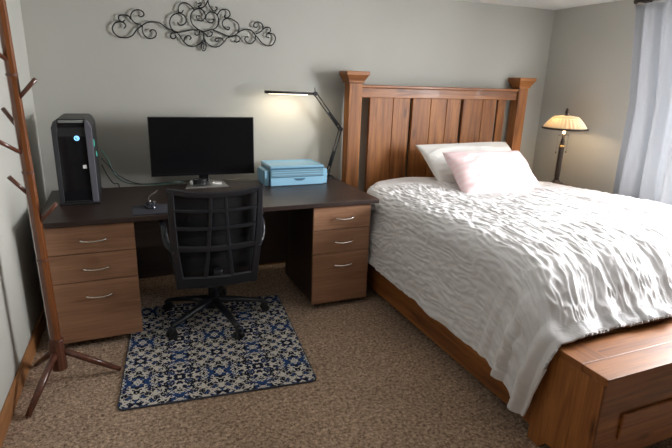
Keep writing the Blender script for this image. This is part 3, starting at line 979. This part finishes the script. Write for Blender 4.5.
# ------------------------------------------------------------------ swing arm desk lamp
dl = thing('desk_lamp', 'thin black swing-arm desk lamp clamped behind the blue organizer', 'desk lamp', (1.35, 3.62, .75), 0)
def desklamp():
    # joints in local coordinates
    bx, by_ = 1.35, 3.62
    L = lambda x, y, z: Vector((x - bx, y - by_, z - .75))
    b = B()
    b.box(-.022, .022, -.04, -.030, -.06, .012).box(-.022, .022, -.04, .045, .0, .012).box(-.022, .022, -.04, .02, -.062, -.052)
    b.tube([(0, -.02, -.052), (0, -.02, -.030)], .009, 10)
    b.build('clamp', M['black'], dl, .002)
    J0, J1, J2 = L(1.338, 3.62, .80), L(1.455, 3.68, 1.12), L(1.240, 3.68, 1.385)
    B().tube([(0, 0, .01), J0], .008, 10).build('post', M['black'], dl)
    for a, c in ((J0, J1), (J1, J2)):
        dr = (c - a).normalized()
        side = dr.cross(Vector((0, 1, 0))).normalized() * .0105
        g = B()
        g.tube([a + side, c + side], .0052, 8).tube([a - side, c - side], .0052, 8)
        g.build('arm', M['black'], dl)
        mid1, mid2 = a.lerp(c, .12), a.lerp(c, .48)
        B().tube([mid1, mid2], .0058, 8).build('spring', M['iron'], dl)
    for j in (J0, J1, J2):
        B().tube([j + Vector((0, -.014, 0)), j + Vector((0, .014, 0))], .016, 14).build('joint_knob', M['black'], dl)
    B().tube([J2 + Vector((.0, 0, 0)), J2 + Vector((-.006, 0, .045))], [.005, .003], 8).build('wing_screw', M['black'], dl)
    hd = L(.845, 3.66, 1.392)
    B().tube([J2, J2.lerp(hd, .05)], .007, 8).build('head_pivot', M['black'], dl)
    h0 = J2.lerp(hd, .04)
    dr = (hd - h0).normalized()
    g = B()
    g.tube([h0, h0.lerp(hd, .5), hd], [.0065, .0065, .0075], 10, flat=1.5)
    head = g.build('lamp_head', M['black'], dl)
    B().tube([h0.lerp(hd, .12) + Vector((0, .003, -.010)), h0.lerp(hd, .92) + Vector((0, .003, -.010))], .0035, 8).build('led_strip', mat('warm_led_strip', (1, .9, .75), .4, emit=(1, .86, .66), estr=3), head, 0, 'lit warm white strip')
    a = area('led_light', (0, 0, 0), (0, 0, 0), .36, .02, 1.5, (1, .84, .62))
    a.parent = dl
    a.location = h0.lerp(hd, .5) + Vector((0, -.035, -.020))
    a.rotation_euler = (math.radians(18), 0, 0)
desklamp()

# ------------------------------------------------------------------ nightstand and table lamp
ns_ = thing('nightstand', 'small round dark wooden pedestal nightstand in the corner behind the bed', 'nightstand', (3.300, 3.235, 0), 0)
B().lathe([(.0, .658), (.118, .658), (.126, .664), (.126, .674), (.120, .680), (.0, .680)], seg=48).build('top', M['rackd'], ns_)
B().lathe([(.0, .03), (.03, .03), (.040, .10), (.022, .18), (.018, .36), (.032, .46), (.018, .54), (.022, .62), (.06, .658), (.0, .658)], seg=24).build('column', M['rackd'], ns_)
B().lathe([(.0, .0), (.125, .0), (.130, .012), (.10, .028), (.04, .042), (.0, .045)], seg=32).build('foot', M['rackd'], ns_)

LX, LY = 3.262, 3.205
tl = thing('table_lamp', 'lit table lamp with pleated cream shade and dark bronze column in the corner', 'table lamp', (LX, LY, .6805), 0)
B().lathe([(.0, 0), (.072, 0), (.074, .008), (.062, .016), (.055, .030), (.035, .036), (.024, .050), (.018, .062), (.0, .064)], seg=32).build('base', M['bronze'], tl)
B().lathe([(.0, .055), (.022, .055), (.018, .075), (.0205, .085), (.0195, .32), (.023, .335), (.023, .345), (.015, .352), (.017, .372), (.013, .385), (.016, .392), (.010, .40), (.010, .44), (.0, .44)], seg=24, ripple=.06, nr=8).build('column', M['bronze'], tl)
B().lathe([(.0235, .330), (.0255, .338), (.0235, .346)], seg=24).build('gold_collar', mat('aged_gold', (.45, .30, .12), .35, .8), tl, 0, 'aged gold collar')
SR = .170
sh = B()
prof = [(SR, .487), (SR * .95, .499), (SR * .86, .521), (SR * .76, .543), (SR * .66, .562), (SR * .60, .572)]
sh.lathe(prof, seg=144, ripple=.022, nr=30)
for f_ in [f_ for f_ in sh.bm.faces if len(f_.verts) > 4]:
    sh.bm.faces.remove(f_)
sho = sh.build('lamp_shade', M['shade'], tl)
sho.modifiers.new('solid', 'SOLIDIFY').thickness = .002
B().tube([(SR * 1.012 * math.cos(2 * PI * i / 64), SR * 1.012 * math.sin(2 * PI * i / 64), .485) for i in range(64)], .0085, 8, closed=True).build('shade_rim', M['bronze'], tl)
B().lathe([(.0, .568), (SR * .60, .568), (SR * .61, .572), (SR * .56, .580), (.03, .588), (.0, .588)], seg=32).build('shade_cap', M['shade'], tl)
B().lathe([(.0, .586), (.020, .586), (.018, .594), (.009, .600), (.017, .612), (.012, .628), (.014, .634), (.006, .646), (.0, .650)], seg=16).build('finial', M['bronze'], tl)
for a in (-.0, PI):
    q = Vector((.055 * math.cos(a), .055 * math.sin(a), 0))
    c = B()
    c.tube([q + Vector((0, 0, .43)), q + Vector((0, 0, .30))], .0008, 6)
    c.tube([q + Vector((0, 0, .295)), q + Vector((0, 0, .288)), q + Vector((0, 0, .280))], [.003, .005, .003], 8)
    c.tube([Vector((0, 0, .43)), q + Vector((0, 0, .43))], .003, 6)
    c.build('pull_chain', M['bronze'], tl)
B().lathe([(.0, .44), (.010, .44), (.010, .492), (.022, .505), (.026, .522), (.020, .540), (.0, .550)], seg=20).build('bulb', mat('warm_bulb', (1, .85, .6), .4, emit=(1, .72, .42), estr=6), tl)
for k, (ax_, ay_) in enumerate(((.06, 0), (-.06, 0))):
    pl = bpy.data.lights.new('bulb_light', 'POINT')
    pl.energy = 1.5
    pl.color = (1, .78, .52)
    pl.shadow_soft_size = .025
    po = bpy.data.objects.new('bulb_light', pl)
    COL.objects.link(po)
    po.parent = tl
    po.location = (ax_, ay_, .530)

# ------------------------------------------------------------------ curtain and rod
def curtain():
    na, nz = 260, 40
    V = np.zeros((na, nz, 3))
    for j in range(nz):
        z = .03 + (2.085 - .03) * j / (nz - 1)
        t_ = j / (nz - 1)
        y_l = 2.79 - .02 * (1 - t_) + .095 * max(0, t_ - .66) / .34        # outer edge
        y_r = 2.12 + .10 * t_
        for i in range(na):
            u = i / (na - 1)
            y = y_l + (y_r - y_l) * u
            ph = 2 * PI * (u * 4.0 + .06 * math.sin(u * 9 + z * 1.1))
            am = (.040 + .016 * (1 - t_)) * (.75 + .35 * math.sin(u * 17 + 1))
            x = 3.412 + am * math.sin(ph) + .006 * math.sin(ph * 2.3 + z * 2)
            y += .014 * math.sin(ph * .5 + z * 1.6) * (1 - t_ * .5)
            V[i, j] = (x, y, z)
    return V
cu = grid_obj('curtain', curtain(), M['curtain'], None, .002, 0)
tag(cu, 'pale lavender-grey linen curtain hanging in folds on the right wall', 'curtain')
rod = thing('curtain_rod', 'dark metal curtain rod above the pale curtain', 'curtain rod', (3.405, 2.86, 2.105), 0)
B().tube([(0, .0, 0), (0, -2.3, 0)], .011, 12).build('rod', M['bronze'], rod)
B().tube([(0, .0, 0), (0, .006, 0), (0, .018, 0), (0, .024, 0)], [.011, .018, .018, .004], 14).build('rod_finial', M['bronze'], rod)
for y in (.0, -2.2):
    B().tube([(0, y, 0), (.125, y, 0)], .006, 8).box(.121, .131, y - .015, y + .015, -.025, .025).build('bracket', M['bronze'], rod)

# ------------------------------------------------------------------ wrought iron wall scroll
ws = thing('wall_scroll', 'black wrought iron scroll ornament hanging on the wall above the desk', 'wall art', (.417, 3.782, 1.694), 0)
AX = (np.array([.097, 1.837]), np.array([.771, 1.883]), np.array([.084, 1.647]))   # wall points of three reference marks
def wp(px, py):
    e1 = (AX[1] - AX[0]) / 100.0
    e2 = (AX[2] - AX[0]) / 30.0
    v = AX[0] + e1 * (px - 150) + e2 * (py - 20)
    return Vector((v[0] - .39, 0, v[1] - 1.70))
def scroll(name, curves, ox, sc, r=.0042):
    b = B()
    for cv in curves:
        b.tube(spline([wp(ox + x / sc, y / sc) for x, y in cv], 6), r, 7)
    return b.build(name, M['iron'], ws)
scroll('left_scroll', [
    [(165, 268), (184, 242), (166, 212), (130, 203), (88, 214), (62, 262), (80, 315), (130, 353), (190, 358), (245, 335), (285, 280), (335, 238), (385, 210), (440, 203), (500, 217), (560, 262), (640, 302)],
    [(325, 238), (270, 215), (235, 175), (232, 130), (258, 97), (300, 86), (340, 105), (350, 138), (322, 155), (298, 140)],
    [(228, 180), (213, 150), (170, 136), (125, 145), (122, 180), (150, 204), (176, 186)],
    [(335, 240), (335, 290), (355, 340), (400, 370), (450, 358), (466, 320), (450, 288), (418, 284), (404, 305)]], 105, 9.954)
scroll('centre_scroll', [
    [(138, 172), (158, 195), (195, 185), (210, 148), (185, 110), (140, 97), (95, 120), (78, 170), (95, 225), (140, 253), (200, 245), (250, 235), (310, 235)],
    [(185, 72), (172, 90), (148, 88), (145, 50), (162, 20), (200, 12), (240, 35), (270, 68)],
    [(318, 118), (290, 122), (300, 150), (330, 160), (360, 135), (355, 90), (325, 62), (290, 62), (255, 90), (243, 140), (265, 195), (310, 232), (350, 252)],
    [(412, 145), (432, 150), (424, 172), (395, 174), (368, 145), (375, 105), (405, 85), (445, 95), (470, 130), (475, 180), (450, 220), (400, 237), (350, 252)],
    [(380, -45), (382, 0), (397, 42), (425, 75), (446, 72), (458, 52), (440, 42)],
    [(300, 20), (322, 10), (325, 28), (303, 42), (330, 52), (362, 30), (380, -10)],
    [(530, 108), (520, 125), (545, 136), (568, 110), (555, 75), (520, 62), (485, 75), (460, 110)],
    [(548, 212), (568, 218), (556, 236), (520, 215), (505, 178), (522, 148), (560, 138), (606, 158), (642, 190), (648, 235), (630, 274), (594, 296), (555, 290), (500, 265), (430, 237)],
    [(238, 318), (250, 300), (228, 282), (200, 300), (192, 335)],
    [(100, 240), (150, 270), (190, 332), (240, 370), (290, 370), (338, 338), (355, 292), (350, 252)],
    [(345, 262), (322, 240), (314, 272), (292, 280), (280, 264)],
    [(130, 258), (92, 264), (85, 292), (105, 306), (128, 295), (120, 278)],
    [(352, 252), (356, 300), (380, 347), (430, 380), (480, 378), (520, 345), (552, 308), (604, 290)],
    [(520, 345), (512, 315), (480, 304), (450, 315), (458, 334), (480, 330)],
    [(360, 262), (384, 290), (415, 286), (425, 262), (402, 250)],
    [(594, 293), (632, 288), (660, 305), (655, 335), (625, 342), (617, 324)]], 155, 8.147)
scroll('right_scroll', [
    [(95, 293), (125, 288), (170, 250), (220, 232), (270, 245), (305, 285), (335, 315), (370, 355), (420, 380), (465, 370), (487, 325), (475, 285), (440, 270), (407, 277), (405, 300), (430, 308)],
    [(308, 274), (350, 255), (370, 222), (355, 185), (320, 170), (290, 185), (290, 210), (310, 218), (322, 205)],
    [(370, 235), (395, 218), (430, 222), (438, 252), (415, 266)],
    [(305, 285), (305, 325), (270, 358), (235, 350), (215, 320), (225, 298), (245, 302)]], 215, 8.143)
scroll('drop_finial', [
    [(357, 330), (336, 365), (340, 398), (356, 415), (372, 398), (376, 365), (357, 330)],
    [(355, 250), (357, 330)], [(357, 345), (356, 400)]], 155, 8.147, .0036)
